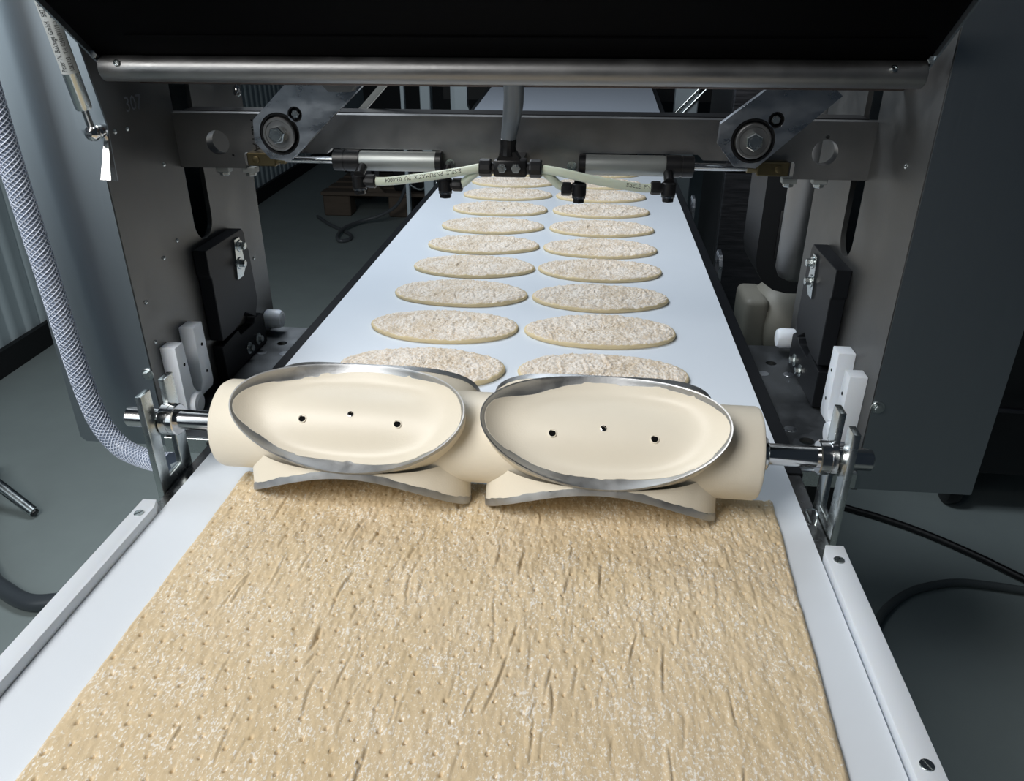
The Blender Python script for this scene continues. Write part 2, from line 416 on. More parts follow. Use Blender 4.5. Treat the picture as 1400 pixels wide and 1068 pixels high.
def cup(xc, k, seed):
    phi = PHI - k * 2 * PI / 3
    n = Vector((0, -math.cos(phi), math.sin(phi))); tt = Vector((0, math.sin(phi), math.cos(phi)))
    def P(x, s, h): return axis_pt(xc + XS + x) + n * h + tt * s
    def fl(s):
        a_ = math.sqrt(max(0.0441 ** 2 - s * s, 0.0)); b_ = 0.0305; q_ = max(0.0, 0.007 - abs(a_ - b_)) / 0.007
        return max(a_, b_) + q_ * q_ * 0.007 * 0.25
    rr = random.Random(seed)
    def loop(o, hf):
        out = []
        for i in range(NT):
            t = 2 * PI * i / NT; ov = o(i) if callable(o) else o
            s0 = CC * math.sin(t); hr = math.sqrt(R * R - s0 * s0)
            x = (CA - ov) * math.cos(t); s = (CC - ov) * math.sin(t)
            out.append((x, s, hf(i, x, s, s0, hr, ov)))
        return out
    def skin(mb, loops, close=False):
        vv = [[mb.bm.verts.new(P(*q)) for q in l] for l in loops]
        for a, b2 in zip(vv[:-1], vv[1:]):
            for i in range(NT): mb.bm.faces.new((a[i], a[(i + 1) % NT], b2[(i + 1) % NT], b2[i]))
        if close: mb.bm.faces.new(vv[-1])
        return vv
    # inner dish: fraction of depth reached at an offset from the edge
    TB = [(0, 0.0), (0.0015, 0.09), (0.004, 0.24), (0.008, 0.46), (0.012, 0.64), (0.017, 0.80), (0.023, 0.91), (0.030, 0.97), (0.038, 0.995), (0.044, 1.0)]
    def frac(o):
        for (a, fa), (b2, fb) in zip(TB[:-1], TB[1:]):
            if o <= b2: return fa + (fb - fa) * (o - a) / (b2 - a)
        return 1.0
    def inner(i, x, s, s0, hr, o): return hr + (fl(s) - hr) * frac(o)
    def paint(i, x, s, s0, hr, o): return inner(i, x, s, s0, hr, o) + 0.0006
    # ragged upper edge of the cream coating inside
    def bmp(i, deg, wd):
        dd = (360.0 * i / NT - deg + 180) % 360 - 180
        return math.exp(-(dd / wd) ** 2)
    base = [0.0026 + 0.0088 * bmp(i, 262, 42) + 0.0075 * bmp(i, 132, 26) + 0.003 * bmp(i, 85, 40) + 0.0035 * bmp(i, 215, 16) + 0.0008 * math.sin(2 * PI * i / NT * 7 + seed * 2.3) for i in range(NT)]
    rag = []; j = 0.0
    for i in range(NT):
        if rr.random() < 0.30: j = rr.uniform(-0.0013, 0.0013)
        e = abs(math.cos(2 * PI * i / NT)) ** 3
        rag.append(max(0.0016, base[i] + j * (1 - 0.8 * e)))
    def hbase(i, x, s, s0, hr, o): return max(math.sqrt(max(0.0428 ** 2 - s0 * s0, 0)) - 0.001, abs(s0) * 0.577)
    cupo = MB()
    def foot():
        out = []
        for i in range(NT):
            t = 2 * PI * i / NT; e = 2 / (2.02 if k == 0 else 2.5)
            sg = lambda v: math.copysign(abs(v) ** e, v)
            x = (CA - 0.0015) * sg(math.cos(t)); s = (CC - 0.002) * sg(math.sin(t))
            out.append((x, s, max(math.sqrt(max(0.0425 ** 2 - s * s, 0)) - 0.001, abs(s) * 0.577)))
        return out
    skin(cupo, [foot(), loop(0.0004, lambda i, x, s, s0, hr, o: max(hr - 0.0075, hbase(i, x, s, s0, hr, o))), loop(0.0002, lambda i, x, s, s0, hr, o: hr - 0.0066)])
    ins = [loop(lambda i: rag[i], lambda i, x, s, s0, hr, o: inner(i, x, s, s0, hr, o)), loop(lambda i: rag[i] + 0.0003, paint)]
    for q in (0.06, 0.14, 0.24, 0.36, 0.5, 0.66, 0.82, 1.0): ins.append(loop(lambda i, q=q: rag[i] + 0.0003 + q * (0.032 - rag[i]), paint))
    ins += [loop(0.038, paint), loop(0.0445, paint), loop(0.0495, paint), loop(0.0525, paint)]
    skin(cupo, ins, True)
    c = part('cutting_cup', cupo, M['cream'], ct, angle=40)
    rim = MB()
    band = lambda i, x, s, s0, hr, o: hr - 0.007 - 0.0006 * math.sin(i * 0.45 + seed) - 0.0004 * math.sin(i * 1.3)
    skin(rim, [loop(0.0, band), loop(-0.0002, lambda i, x, s, s0, hr, o: hr - 0.0022), loop(0.0, lambda i, x, s, s0, hr, o: hr), loop(0.0012, lambda i, x, s, s0, hr, o: hr - 0.0004)] +
         [loop(o, inner) for o in (0.0025, 0.005, 0.008, 0.012, 0.016)])
    part('blade_rim', rim, M['blade'], c, 'bare steel cutting edge', angle=40)
    if k == 0:
        for x, kind in ((-0.0455, 0), (0.0, 1), (0.0455, 0)):
            h = fl(0) + 0.0006
            r0 = 0.0030 if kind == 0 else 0.0017
            so = 0.0 if kind else -0.007
            h = fl(so) + 0.0006
            part('hole_shade_disc', MB().lathe(P(x, so, h - 0.002), n, [(0, r0), (0.0023, r0)], 20), M['hole'], c)  # raised black disc; the shade inside a hole is put in its colour
            part('hole_collar', MB().lathe(P(x, so, h - 0.002), n, [(0, r0 * 1.1), (0.0029, r0 * 1.1), (0.0027, r0 * (1.6 if kind else 1.35)), (0, r0 * (1.6 if kind else 1.35))], 24, False), M['cream'] if kind == 0 else M['polished'], c)
for xc in (-0.117, 0.117):
    for k in range(3): cup(xc, k, 3 + k + (7 if xc > 0 else 0))

# ------------------------------------------------------------------ dough sheet
def dough_sheet():
    dx = 0.0009
    xs = np.arange(-0.2565, 0.2865, dx); ys = np.arange(0.16, 0.653, dx * 1.15)
    X, Y = np.meshgrid(xs, ys); nx, ny = len(xs), len(ys)
    # wander of the edges
    el = 0.0012 * (fbm(Y[:, :1] * 25, Y[:, :1] * 0 + 3, 5) - 0.5) * 2
    er = 0.0014 * (fbm(Y[:, :1] * 25, Y[:, :1] * 0 + 9, 6) - 0.5) * 2
    t = (X - xs[0]) / (xs[-1] - xs[0])
    XR = 0.2725 + (Y - 0.345) * 0.036
    X = (-0.2540 + el) * (1 - t) + (XR + er) * t
    # slanting ridges, running along the belt
    sl = X + 0.10 * (Y - 0.4) * np.sin(3 * X)
    Zr = 0.00075 * (fbm(sl * 150, Y * 30, 11, 3) - 0.5) * 2 + 0.0009 * (fbm(X * 330, Y * 150, 21, 3) - 0.5) * 2
    Zr += 0.0005 * (fbm(sl * 60, Y * 9, 33, 2) - 0.5) * 2
    amp = 0.55 + 0.75 * np.clip((Y - 0.33) / 0.2, 0, 1)
    Zr *= amp
    rs = random.Random(12)
    for k in range(95):                                   # single folds
        cx = rs.gauss(0.0, 0.12); cy = rs.uniform(0.33, 0.65) if k < 72 else rs.uniform(0.2, 0.4)
        L = rs.uniform(0.008, 0.032); sw = rs.uniform(0.0011, 0.0019); sk = rs.uniform(-0.1, 0.26); a = rs.choice((0.0004, 0.0006, 0.0009, 0.0014))
        u = (Y - cy) / L; x = X - cx - sk * (Y - cy) - 0.3 * L * u * u * rs.uniform(-0.5, 0.5)
        e = np.exp(-u ** 4 * 2.5)
        Zr += a * e * (np.exp(-((x + sw * 0.8) / (sw * 1.5)) ** 2) - 1.15 * np.exp(-((x - sw) / (sw * 0.55)) ** 2))
    T = 0.0052
    Z = T + Zr
    # docker holes on a slanted lattice
    H_ = np.zeros_like(Z)
    v1 = np.array([0.0137, 0.0094]); v2 = np.array([0.0069, -0.0163]); o0 = np.array([-0.2398, 0.3792])
    for a in range(-40, 60):
        for c in range(-40, 60):
            p = o0 + a * v1 + c * v2
            if not (-0.252 < p[0] < 0.285 and 0.165 < p[1] < 0.65): continue
            p = p + np.array([rs.gauss(0, 0.0006), rs.gauss(0, 0.0008)])
            i = int(round((p[0] - xs[0]) / dx)); j = int(round((p[1] - ys[0]) / (dx * 1.15)))
            i0, i1 = max(i - 8, 0), min(i + 9, nx); j0, j1 = max(j - 8, 0), min(j + 9, ny)
            if i0 >= i1 or j0 >= j1: continue
            d2 = (X[j0:j1, i0:i1] - p[0]) ** 2 + ((Y[j0:j1, i0:i1] - p[1]) * 0.85) ** 2
            H_[j0:j1, i0:i1] = np.maximum(H_[j0:j1, i0:i1], 1.0 * np.exp(-(d2 / 0.00098 ** 2) ** 1.6) + 0.07 * np.exp(-d2 / 0.003 ** 2))
    Z = Z - 0.0050 * H_
    Z = np.maximum(Z, 0.0006)
    ed = np.minimum(X - X[:, :1], X[:, -1:] - X)
    Z *= np.sqrt(np.clip(ed / 0.0035, 0, 1)) * 0.75 + 0.25
    V = np.stack([X, Y, Z], -1).reshape(-1, 3)
    low = V.copy(); low[:, 2] = 0.0002
    me = bpy.data.meshes.new('dough_sheet')
    idx = np.arange(nx * ny).reshape(ny, nx)
    q = np.stack([idx[:-1, :-1], idx[:-1, 1:], idx[1:, 1:], idx[1:, :-1]], -1).reshape(-1, 4)
    ring = np.concatenate([idx[0, :], idx[1:, -1], idx[-1, -2::-1], idx[-2:0:-1, 0]])
    rv = V[ring].copy(); rv[:, 2] = 0.0002
    n0 = len(V); k = len(ring); V = np.concatenate([V, rv])
    a = np.arange(k); bb = (a + 1) % k
    side = np.stack([ring[a], n0 + a, n0 + bb, ring[bb]], -1)
    q = np.concatenate([q, side])
    me.vertices.add(len(V)); me.vertices.foreach_set('co', V.ravel())
    me.loops.add(q.size); me.loops.foreach_set('vertex_index', q.ravel().astype(np.int32))
    me.polygons.add(len(q)); me.polygons.foreach_set('loop_start', np.arange(0, q.size, 4, dtype=np.int32))
    me.polygons.foreach_set('use_smooth', np.ones(len(q), bool))
    me.update(calc_edges=True); me.validate()
    me.materials.append(M['dough'])
    o = bpy.data.objects.new('dough_sheet', me); COL.objects.link(o); o.location = (0, 0, H)
    props(o, 'broad sheet of raw floured dough with rows of pricked holes on near belt', 'dough')
dough_sheet()

# ------------------------------------------------------------------ cut dough ovals
def oval_mesh(seed):
    A, B, T = 0.1125, 0.0605, 0.0075; NR, NA = 72, 250
    vs_, fs = [], []
    rs = random.Random(seed); ph = rs.uniform(0, 6)
    rads = [0.0] + [(k / NR) ** 0.8 * 0.972 for k in range(1, NR + 1)]
    th = np.arange(NA) * 2 * PI / NA
    wob = 1 + 0.012 * np.sin(3 * th + ph) + 0.008 * np.sin(5 * th + 2 * ph)
    def surf(x, y):
        z = 0.0030 * (fbm(x * 190 + seed * 9, y * 130, seed, 3) - 0.5) + 0.0030 * (fbm(x * 420, y * 330 + seed, seed + 5, 2) - 0.5)
        z += 0.0016 * (fbm(x * 55 + seed, y * 20, seed + 9, 2) - 0.5)
        return z
    X = [np.array([0.0])]; Y = [np.array([0.0])]
    for r in rads[1:]: X.append(A * r * wob * np.cos(th)); Y.append(B * r * wob * np.sin(th))
    X = np.concatenate(X); Y = np.concatenate(Y)
    rr = np.concatenate([[0.0]] + [np.full(NA, r) for r in rads[1:]])
    Z = T + surf(X, Y) * 1.1 - 0.0016 * np.clip((rr - 0.9) / 0.08, 0, 1) ** 2
    # a few folds and pricked holes
    for k in range(7):
        cx, cy, L, sw, a = rs.gauss(0, 0.04), rs.gauss(0, 0.02), rs.uniform(0.006, 0.018), rs.uniform(0.0012, 0.0022), rs.uniform(0.0008, 0.002)
        x = X - cx - rs.uniform(-0.3, 0.3) * (Y - cy); e = np.exp(-((Y - cy) / L) ** 4)
        Z = Z + a * e * (np.exp(-((x + sw) / (1.5 * sw)) ** 2) - np.exp(-((x - sw) / (0.6 * sw)) ** 2))
    v1 = np.array([0.0137, 0.0094]); v2 = np.array([0.0069, -0.0163]); off = np.array([rs.uniform(0, 0.01), rs.uniform(0, 0.01)])
    for a in range(-16, 17):
        for c in range(-16, 17):
            p = off + a * v1 + c * v2
            if (p[0] / A) ** 2 + (p[1] / B) ** 2 < 0.85: Z = Z - 0.0038 * np.exp(-((X - p[0]) ** 2 + (Y - p[1]) ** 2) / 0.00115 ** 2)
    vs_ = list(zip(X, Y, Z))
    for r, z in ((0.99, T - 0.0022), (1.0, T - 0.0042), (0.992, 0.0008), (0.985, 0.0)):
        vs_ += [(A * r * wob[i] * math.cos(th[i]), B * r * wob[i] * math.sin(th[i]), z) for i in range(NA)]
    for i in range(NA): fs.append((0, 1 + i, 1 + (i + 1) % NA))
    for k in range(NR + 3):
        for i in range(NA):
            a, b2 = 1 + k * NA + i, 1 + k * NA + (i + 1) % NA
            fs.append((a, a + NA, b2 + NA, b2))
    me = bpy.data.meshes.new('dough_oval'); me.from_pydata(vs_, [], fs)
    me.materials.append(M['oval']); me.materials.append(M['oval_edge'])
    n_top = NA + NA * (NR - 1)
    mi = np.zeros(len(me.polygons), np.int32); mi[n_top:] = 1
    me.polygons.foreach_set('material_index', mi); me.polygons.foreach_set('use_smooth', np.ones(len(me.polygons), bool))
    me.update(); return me
ov = [oval_mesh(s) for s in (2, 5, 8, 13, 21, 34)]
ordw = ['nearest whole', 'second', 'third', 'fourth', 'fifth', 'sixth', 'seventh', 'eighth', 'ninth']
rs = random.Random(7); i = 0
def place_oval(x, y, lab, n):
    o = bpy.data.objects.new('dough_oval', ov[n % 6]); COL.objects.link(o)
    o.location = (x, y, H + 0.0002); o.rotation_euler.z = (PI if (n // 6) % 2 else 0) + rs.uniform(-0.02, 0.02)
    props(o, lab, 'dough', 'cut dough ovals on the belt')
LY = [1.0745, 1.224, 1.370, 1.514, 1.661, 1.814, 1.969, 2.118, 2.262]
RY = [1.077, 1.222, 1.369, 1.509, 1.659, 1.816, 1.968, 2.116, 2.262]
n = 0
for side, xs_, ys_, word in ((-1, -0.1175, LY, 'left'), (1, 0.1165, RY, 'right')):
    for k, y in enumerate(ys_):
        if k == 0: lab = 'nearest fully visible floured dough oval in the %s row behind the cutter' % word
        else: lab = 'floured dough oval, %s from the cutter among whole ovals in %s row' % (['', 'second', 'third', 'fourth', 'fifth', 'sixth', 'seventh', 'eighth', 'ninth'][k], word)
        place_oval(xs_ + rs.uniform(-0.0015, 0.0015), y, lab, n); n += 1
    place_oval(xs_ + (-0.004 if side < 0 else 0.002), ys_[0] - 0.1485, 'floured dough oval half hidden behind the %s cutting cup' % word, n); n += 1

# ------------------------------------------------------------------ side housings
XP = 0.394
def housing(s, lab):
    word = 'left' if s < 0 else 'right'
    h = thing('side_housing', lab, 'machine housing', (s * 0.45, 0.93, -0.9))
    def X(a, b2): return sorted((s * a, s * b2))
    xo = 0.5035 if s < 0 else 0.5195
    zb = -0.030 if s < 0 else -0.0385
    zt = 0.95
    x0, x1 = X(XP + 0.0012, xo)
    mb = MB().prism([(x0, zt), (x0, zb + (0.006 if s < 0 else 0)), (x0 + 0.006, zb), (x1 - 0.001, zb), (x1, zb + 0.001), (x1, zt)], 'y', 0.75, 0.753)
    part('front_panel', mb, M['panel'], h)
    x0, x1 = X(XP, XP + 0.006)
    outer = [(0.7512, zb - 0.002), (1.098, zb - 0.002), (1.098, zt), (0.7512, zt)]
    part('side_plate', MB().prism(outer, 'x', x0, x1, [slot_loop(0.905, 0.953, 0.172, 0.62)]), M['plate'], h)
    x0, x1 = X(xo - 0.003, xo)
    part('outer_panel', MB().box(x0, x1, 0.7535, 1.098, zb, zt), M['panel'], h)
    x0, x1 = X(XP + 0.007, xo - 0.0035)
    part('back_panel', MB().box(x0, x1, 1.092, 1.096, zb, zt), M['panel'], h)
    part('floor_plate', MB().box(x0, x1, 0.755, 1.09, zb + 0.001, zb + 0.004), M['panel'], h)
    part('foot', MB().box(s * 0.455 - 0.03, s * 0.455 + 0.03, 0.99, 1.05, -0.9, zb + 0.001, 0.003), M['dark'], h)
    # button head screws and rivets in the plate
    for y, z in [(0.781, 0.3236), (0.804, 0.3232), (0.862, 0.276), (0.858, 0.1885), (0.822, 0.178), (0.768, 0.1435), (0.769, 0.0954), (0.864, 0.0146), (1.057, 0.106), (1.0315, 0.0166)] if s < 0 else [(0.80, 0.30), (0.865, 0.02)]:
        part('rivet', MB().lathe((s * XP, y, z), (-s, 0, 0), [(0, 0.0026), (0.0009, 0.0024), (0.0017, 0.0014), (0.002, 0.0006)], 12), M['zinc'], h)
    bp = (s * 0.4005 if s > 0 else -0.3995, 0.75, 0.0635)
    bolt(h, bp, (0, -1, 0), 0.0046, 0.004, M['zinc'], True)
    return h
hl = housing(-1, 'brushed steel housing on the left with the braided hose hanging in front')
hr = housing(1, 'tall dark steel housing on the right above the black cable')
part('engraved_number', text_mb('307', 0.022, lambda u, v: (-XP + 0.0003, 0.808 + u, 0.3455 + v)), M['lever'], hl)

# shelves between the plates and the belt
for s in (-1, 1):
    word = 'left' if s < 0 else 'right'
    sh = thing('steel_shelf', 'dusty dark steel ledge with round holes, %s of the belt behind the cutter' % word, 'shelf', (s * 0.36, 0.9, -0.03))
    x0, x1 = sorted((s * 0.3310, s * 0.3935))
    poly = [(x0, 0.748), (x1, 0.748), (x1, 1.088), (x0, 1.088)]
    hs = [(s * 0.356, 1.0255, 0.0075), (s * 0.355, 0.808, 0.0085)]
    part('plate', MB().prism(poly, 'z', -0.020, -0.014, [circle(x, y, r, 20) for x, y, r in hs]), M['shelf'], sh)
    part('front_edge', MB().box(x0, x1, 0.742, 0.748, -0.034, -0.014, 0.0008), M['zinc'], sh)
    for x, y in ((s * 0.339, 0.990), (s * 0.342, 0.835), (s * 0.373, 0.99)):
        part('disc_plug', MB().lathe((x, y, -0.0142), (0, 0, 1), [(0, 0.0075), (0.0006, 0.0072)], 24), M['lever'], sh)
    for x, y, r in hs:
        part('hole_bottom', MB().lathe((x, y, -0.030), (0, 0, 1), [(0, r + 0.003), (0.001, r + 0.003)], 20), M['amber'], sh, 'ochre disc under the hole, coloured as the light behind it')

# white plastic rollers and fork blocks on the side plates
for s in (-1, 1):
    word = 'left' if s < 0 else 'right'
    for y, z, w2 in ((1.068, 0.0075, 'behind the ledge at the plate\'s far end'), (0.793, 0.006, 'just behind the cutter shaft')):
        r = thing('plastic_roller', 'short white plastic roller on the %s plate, %s' % (word, w2), 'roller', (s * 0.385, y, z - 0.014), 'white rollers')
        part('sleeve', MB().lathe((s * 0.3935, y, z), (-s, 0, 0), [(0, 0.0132), (0.002, 0.0142), (0.020, 0.0142), (0.0245, 0.0122), (0.0255, 0.0085)], 32), M['plastic_white'], r)
        part('plug', MB().lathe((s * 0.3935, y, z), (-s, 0, 0), [(0.0250, 0.0083), (0.0257, 0.0080), (0.0257, 0.003)], 24), M['plastic_white'], r)
    fb = thing('fork_block', 'white plastic U shaped block screwed to the %s side plate beside the shaft' % word, 'bracket block', (s * 0.38, 0.81, 0.004))
    x0, x1 = sorted((s * XP, s * 0.375)); x2, x3 = x0, x1
    nearp = [(0.774, 0.006), (0.8135, 0.006), (0.8135, 0.013), (0.803, 0.017), (0.797, 0.026), (0.793, 0.086), (0.774, 0.086)]
    farp = [(0.8135, 0.006), (0.842, 0.006), (0.846, 0.012), (0.844, 0.092), (0.8215, 0.092), (0.820, 0.022), (0.8135, 0.013)]
    for nm, pl, xx in (('near_prong', nearp, (x0, x1)), ('far_prong', farp, (x2, x3))):
        mb = MB().prism(pl, 'x', *xx); bmesh.ops.recalc_face_normals(mb.bm, faces=mb.bm.faces)
        bmesh.ops.bevel(mb.bm, geom=mb.bm.edges[:], offset=0.001, segments=2, affect='EDGES', profile=0.5)
        part(nm, mb, M['plastic_white'], fb)
    for xx, y, z in ((0.375, 0.7865, 0.060), (0.375, 0.834, 0.066), (0.375, 0.834, 0.030)):
        part('hole_shade_disc', MB().lathe((s * xx, y, z), (-s, 0, 0), [(-0.001, 0.0021), (0.0003, 0.0021)], 12), M['hole'], fb)  # black discs on the face, coloured as the shade inside holes

    # black slide bracket
    sb = thing('slide_bracket', 'black anodised slide bracket with bright bolts on the %s side plate' % word, 'bracket', (s * 0.385, 0.95, -0.02))
    x0, x1 = sorted((s * 0.3938, s * 0.376))
    up_ = [(0.890, 0.046), (0.925, 0.046), (0.945, 0.050), (0.965, 0.058), (0.995, 0.040), (1.010, 0.060), (1.006, 0.135), (1.000, 0.142), (1.000, 0.160), (0.994, 0.1675), (0.8865, 0.1675), (0.8865, 0.135), (0.890, 0.131)]
    lo_ = [(0.893, -0.013), (1.030, -0.013), (1.030, 0.030), (1.020, 0.036), (1.000, 0.036), (0.995, 0.030), (0.950, 0.030), (0.944, 0.040), (0.893, 0.036)]
    for nm, pl, xx in (('slide_plate', up_, (x0, x1)), ('base_plate', lo_, sorted((s * 0.3938, s * 0.380)))):
        mb = MB().prism(pl, 'x', *xx); bmesh.ops.recalc_face_normals(mb.bm, faces=mb.bm.faces)
        bmesh.ops.bevel(mb.bm, geom=mb.bm.edges[:], offset=0.0008, segments=1, affect='EDGES')
        part(nm, mb, M['black'], sb)
    xf = s * 0.376
    x0, x1 = sorted((xf, s * 0.3735))
    part('clamp_plate', MB().prism([(0.962, 0.160), (0.978, 0.160), (0.984, 0.118), (0.972, 0.108), (0.955, 0.108)], 'x', x0, x1), M['zinc'], sb)
    for y, z in ((0.975, 0.149), (0.968, 0.127)): bolt(sb, (s * 0.3735, y, z), (-s, 0, 0), 0.0052, 0.0065, M['zinc'], True)
    for y, z in ((1.001, -0.001), (0.968, -0.0015)): bolt(sb, (s * 0.380, y, z + 0.004), (-s, 0, 0), 0.0048, 0.0055, M['zinc'], True, 0.0085)

# ------------------------------------------------------------------ hood above
hd = thing('hinged_hood', 'raised black hood over the belt with a round steel edge bar', 'machine hood', (0.0, 0.75, 0.375))
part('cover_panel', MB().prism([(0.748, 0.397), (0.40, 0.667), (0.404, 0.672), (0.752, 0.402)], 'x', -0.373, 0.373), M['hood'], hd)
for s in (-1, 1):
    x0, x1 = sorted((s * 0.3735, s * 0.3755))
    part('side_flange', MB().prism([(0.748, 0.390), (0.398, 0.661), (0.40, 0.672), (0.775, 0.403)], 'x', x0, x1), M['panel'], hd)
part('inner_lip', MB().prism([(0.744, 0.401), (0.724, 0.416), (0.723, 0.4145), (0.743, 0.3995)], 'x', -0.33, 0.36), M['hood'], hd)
part('edge_bar', MB().lathe((-0.3715, 0.75, 0.3862), (1, 0, 0), [(0, 0.0105), (0.001, 0.0118), (0.743, 0.0118), (0.744, 0.0105)], 40), M['beam'], hd)
for x in (-0.351, 0.343):
    part('screw', MB().lathe((x, 0.7405, 0.3905), (0, -0.85, 0.5), [(0, 0.0032), (0.003, 0.003), (0.0035, 0.0018), (0.0025, 0.0016)], 16), M['zinc'], hd)
for s in (-1, 1): bolt(hd, (s * 0.3735 - s * 0.0005, 0.741, 0.3985), (-s * 0.2, -0.9, 0.1), 0.0035, 0.003, M['zinc'], False)
cb = thing('cross_rail', 'flat brownish steel rail behind the hood bar, above the cross beam', 'rail', (0.0, 0.84, 0.36))
part('rail_strip', MB().box(-0.3925, 0.3925, 0.842, 0.850, 0.3640, 0.392, 0.001), M['brown_rail'], cb)

# ------------------------------------------------------------------ cross beam with notches
bmth = thing('cross_beam', 'thick grey steel cross beam with notches and two round holes spanning the belt', 'beam', (0, 0.9075, 0.266))
def notched(s):
    return [(s * 0.314, 0.266), (s * 0.314, 0.282), (s * 0.312, 0.2845), (s * 0.214, 0.2845), (s * 0.211, 0.288), (s * 0.208, 0.2905), (s * 0.0815, 0.2905), (s * 0.078, 0.287), (s * 0.0775, 0.266)]
outer = [(-0.4125, 0.266)] + notched(-1) + list(reversed(notched(1))) + [(0.4125, 0.266), (0.4125, 0.3275), (-0.4125, 0.3275)]
hol = [circle(s * 0.344, 0.2950, 0.0138, 28) for s in (-1, 1)] + [circle(0.344, 0.3115, 0.0022, 10), circle(-0.3275, 0.281, 0.0016, 8)]
part('beam_plate', MB().prism(outer, 'y', 0.90, 0.916, hol), M['beam'], bmth)
part('gap_shade_strip', MB().box(-0.39, 0.39, 0.9165, 0.951, 0.320, 0.3285, 0.001), M['rubber'], bmth)  # black strip; shade of the gap above the beam put in its colour
for s in (-1, 1):
    slotted(bmth, (s * 0.0695, 0.8997, 0.2755), (0, -1, 0), 0.0055, (0.6, 0, 0.8))
    for x in (0.312, 0.345):
        bb_ = part('stop_block', MB().box(s * x - 0.008, s * x + 0.008, 0.902, 0.914, 0.2600, 0.2665, 0.0008), M['alu'], bmth)
        part('bolt', MB().hexa((s * x, 0.908, 0.2602), (0, 0, -1), 0.006, 0.004, 0.0006), M['zinc'], bb_)
part('handwriting', text_mb('ALTA', 0.015, lambda u, v: (-0.2955 + v - 0.05 * u, 0.8994, 0.3215 - u)), M['ink'], bmth, 'black marker letters written downwards')

# lever plates on the beam
def lever(s, poly, pc, bc, lab, ang):
    l = thing('lever_arm', lab, 'lever', (pc[0], 0.874, poly[0][1] - 0.02))
    loops = [circle(pc[0], pc[1], 0.0225, 36)]
    mb = MB().prism(poly, 'y', 0.868, 0.878, [circle(pc[0], pc[1], 0.0228, 40), circle(bc[0], bc[1], 0.0082, 24)])
    ap = part('arm_plate', mb, M['lever'], l)
    bv = ap.modifiers.new('edge', 'BEVEL'); bv.width = 0.0009; bv.segments = 2; bv.limit_method = 'ANGLE'; bv.angle_limit = math.radians(40)
    part('bearing_ring', MB().lathe((pc[0], 0.878, pc[1]), (0, -1, 0), [(0.0, 0.0227), (0.0085, 0.0227), (0.0085, 0.0205), (0.004, 0.0205), (0.004, 0.010)], 40), M['rubber'], l)
    part('pivot_sleeve', MB().lathe((pc[0], 0.882, pc[1]), (0, -1, 0), [(0, 0.0182), (0.017, 0.0182), (0.0182, 0.0172), (0.0182, 0.0150), (0.0172, 0.0145), (0.0172, 0.004)], 40), M['beam'], l)
    bolt(l, (pc[0], 0.8648, pc[1]), (0, -1, 0), 0.0094, 0.008, M['zinc'], False, rot=ang)
    part('recess', MB().lathe((bc[0], 0.878, bc[1]), (0, -1, 0), [(0, 0.0081), (0.0095, 0.0081), (0.0095, 0.0070), (0.003, 0.0068), (0.003, 0.002)], 24), M['rubber'], l)
    bolt(l, (bc[0], 0.875, bc[1]), (0, -1, 0), 0.0048, 0.006, M['zinc'], False, rot=ang * 0.5)
    return l
lp = [(-0.2853, 0.3013), (-0.2692, 0.2832), (-0.2477, 0.2812), (-0.2400, 0.2870), (-0.085, 0.4255), (-0.138, 0.4560), (-0.2837, 0.3248)]
ll = lever(-1, lp, (-0.2550, 0.3105), (-0.2350, 0.3315), 'bright steel lever arm left of the grey pipe, big bolt at its foot', 0.2)
rp = [(0.2237, 0.3071), (0.2429, 0.2845), (0.2661, 0.2828), (0.3427, 0.3564), (0.3222, 0.3735), (0.305, 0.388), (0.2996, 0.3885), (0.2243, 0.3278)]
lr = lever(1, rp, (0.2595, 0.3110), (0.2805, 0.3322), 'bright steel lever arm right of the grey pipe, big bolt at its foot', 0.55)
ob = thing('bearing_plate', 'octagonal grey bearing plate on the upper left lever, partly under the hood bar', 'bearing plate', (-0.1815, 0.862, 0.355))
oc = (-0.180, 0.3845)
part('plate', MB().prism(circle(oc[0], oc[1], 0.031, 8, PI / 8), 'y', 0.860, 0.8678, [circle(oc[0], oc[1], 0.0165, 28)]), M['beam'], ob)
part('ring', MB().lathe((oc[0], 0.8678, oc[1]), (0, -1, 0), [(0, 0.0163), (0.0085, 0.0163), (0.0085, 0.0135), (0.002, 0.0135), (0.002, 0.004)], 32), M['rubber'], ob)
for s, (xa_, za_, xb_, zb_), lab in ((-1, (-0.212, 0.300, -0.085, 0.425), 'thin bright link bar behind the left lever arm'), (1, (0.235, 0.300, 0.38, 0.425), 'thin bright link bar behind the right lever arm')):
    d = Vector((xb_ - xa_, 0, zb_ - za_)).normalized(); nn = Vector((-d.z, 0, d.x)) * 0.0035
    p = [(xa_ + nn.x, za_ + nn.z), (xa_ - nn.x, za_ - nn.z), (xb_ - nn.x, zb_ - nn.z), (xb_ + nn.x, zb_ + nn.z)]
    solo('link_bar', MB().prism(p, 'y', 0.958, 0.966), M['alu'], lab, 'link', (xa_, 0.96, za_))

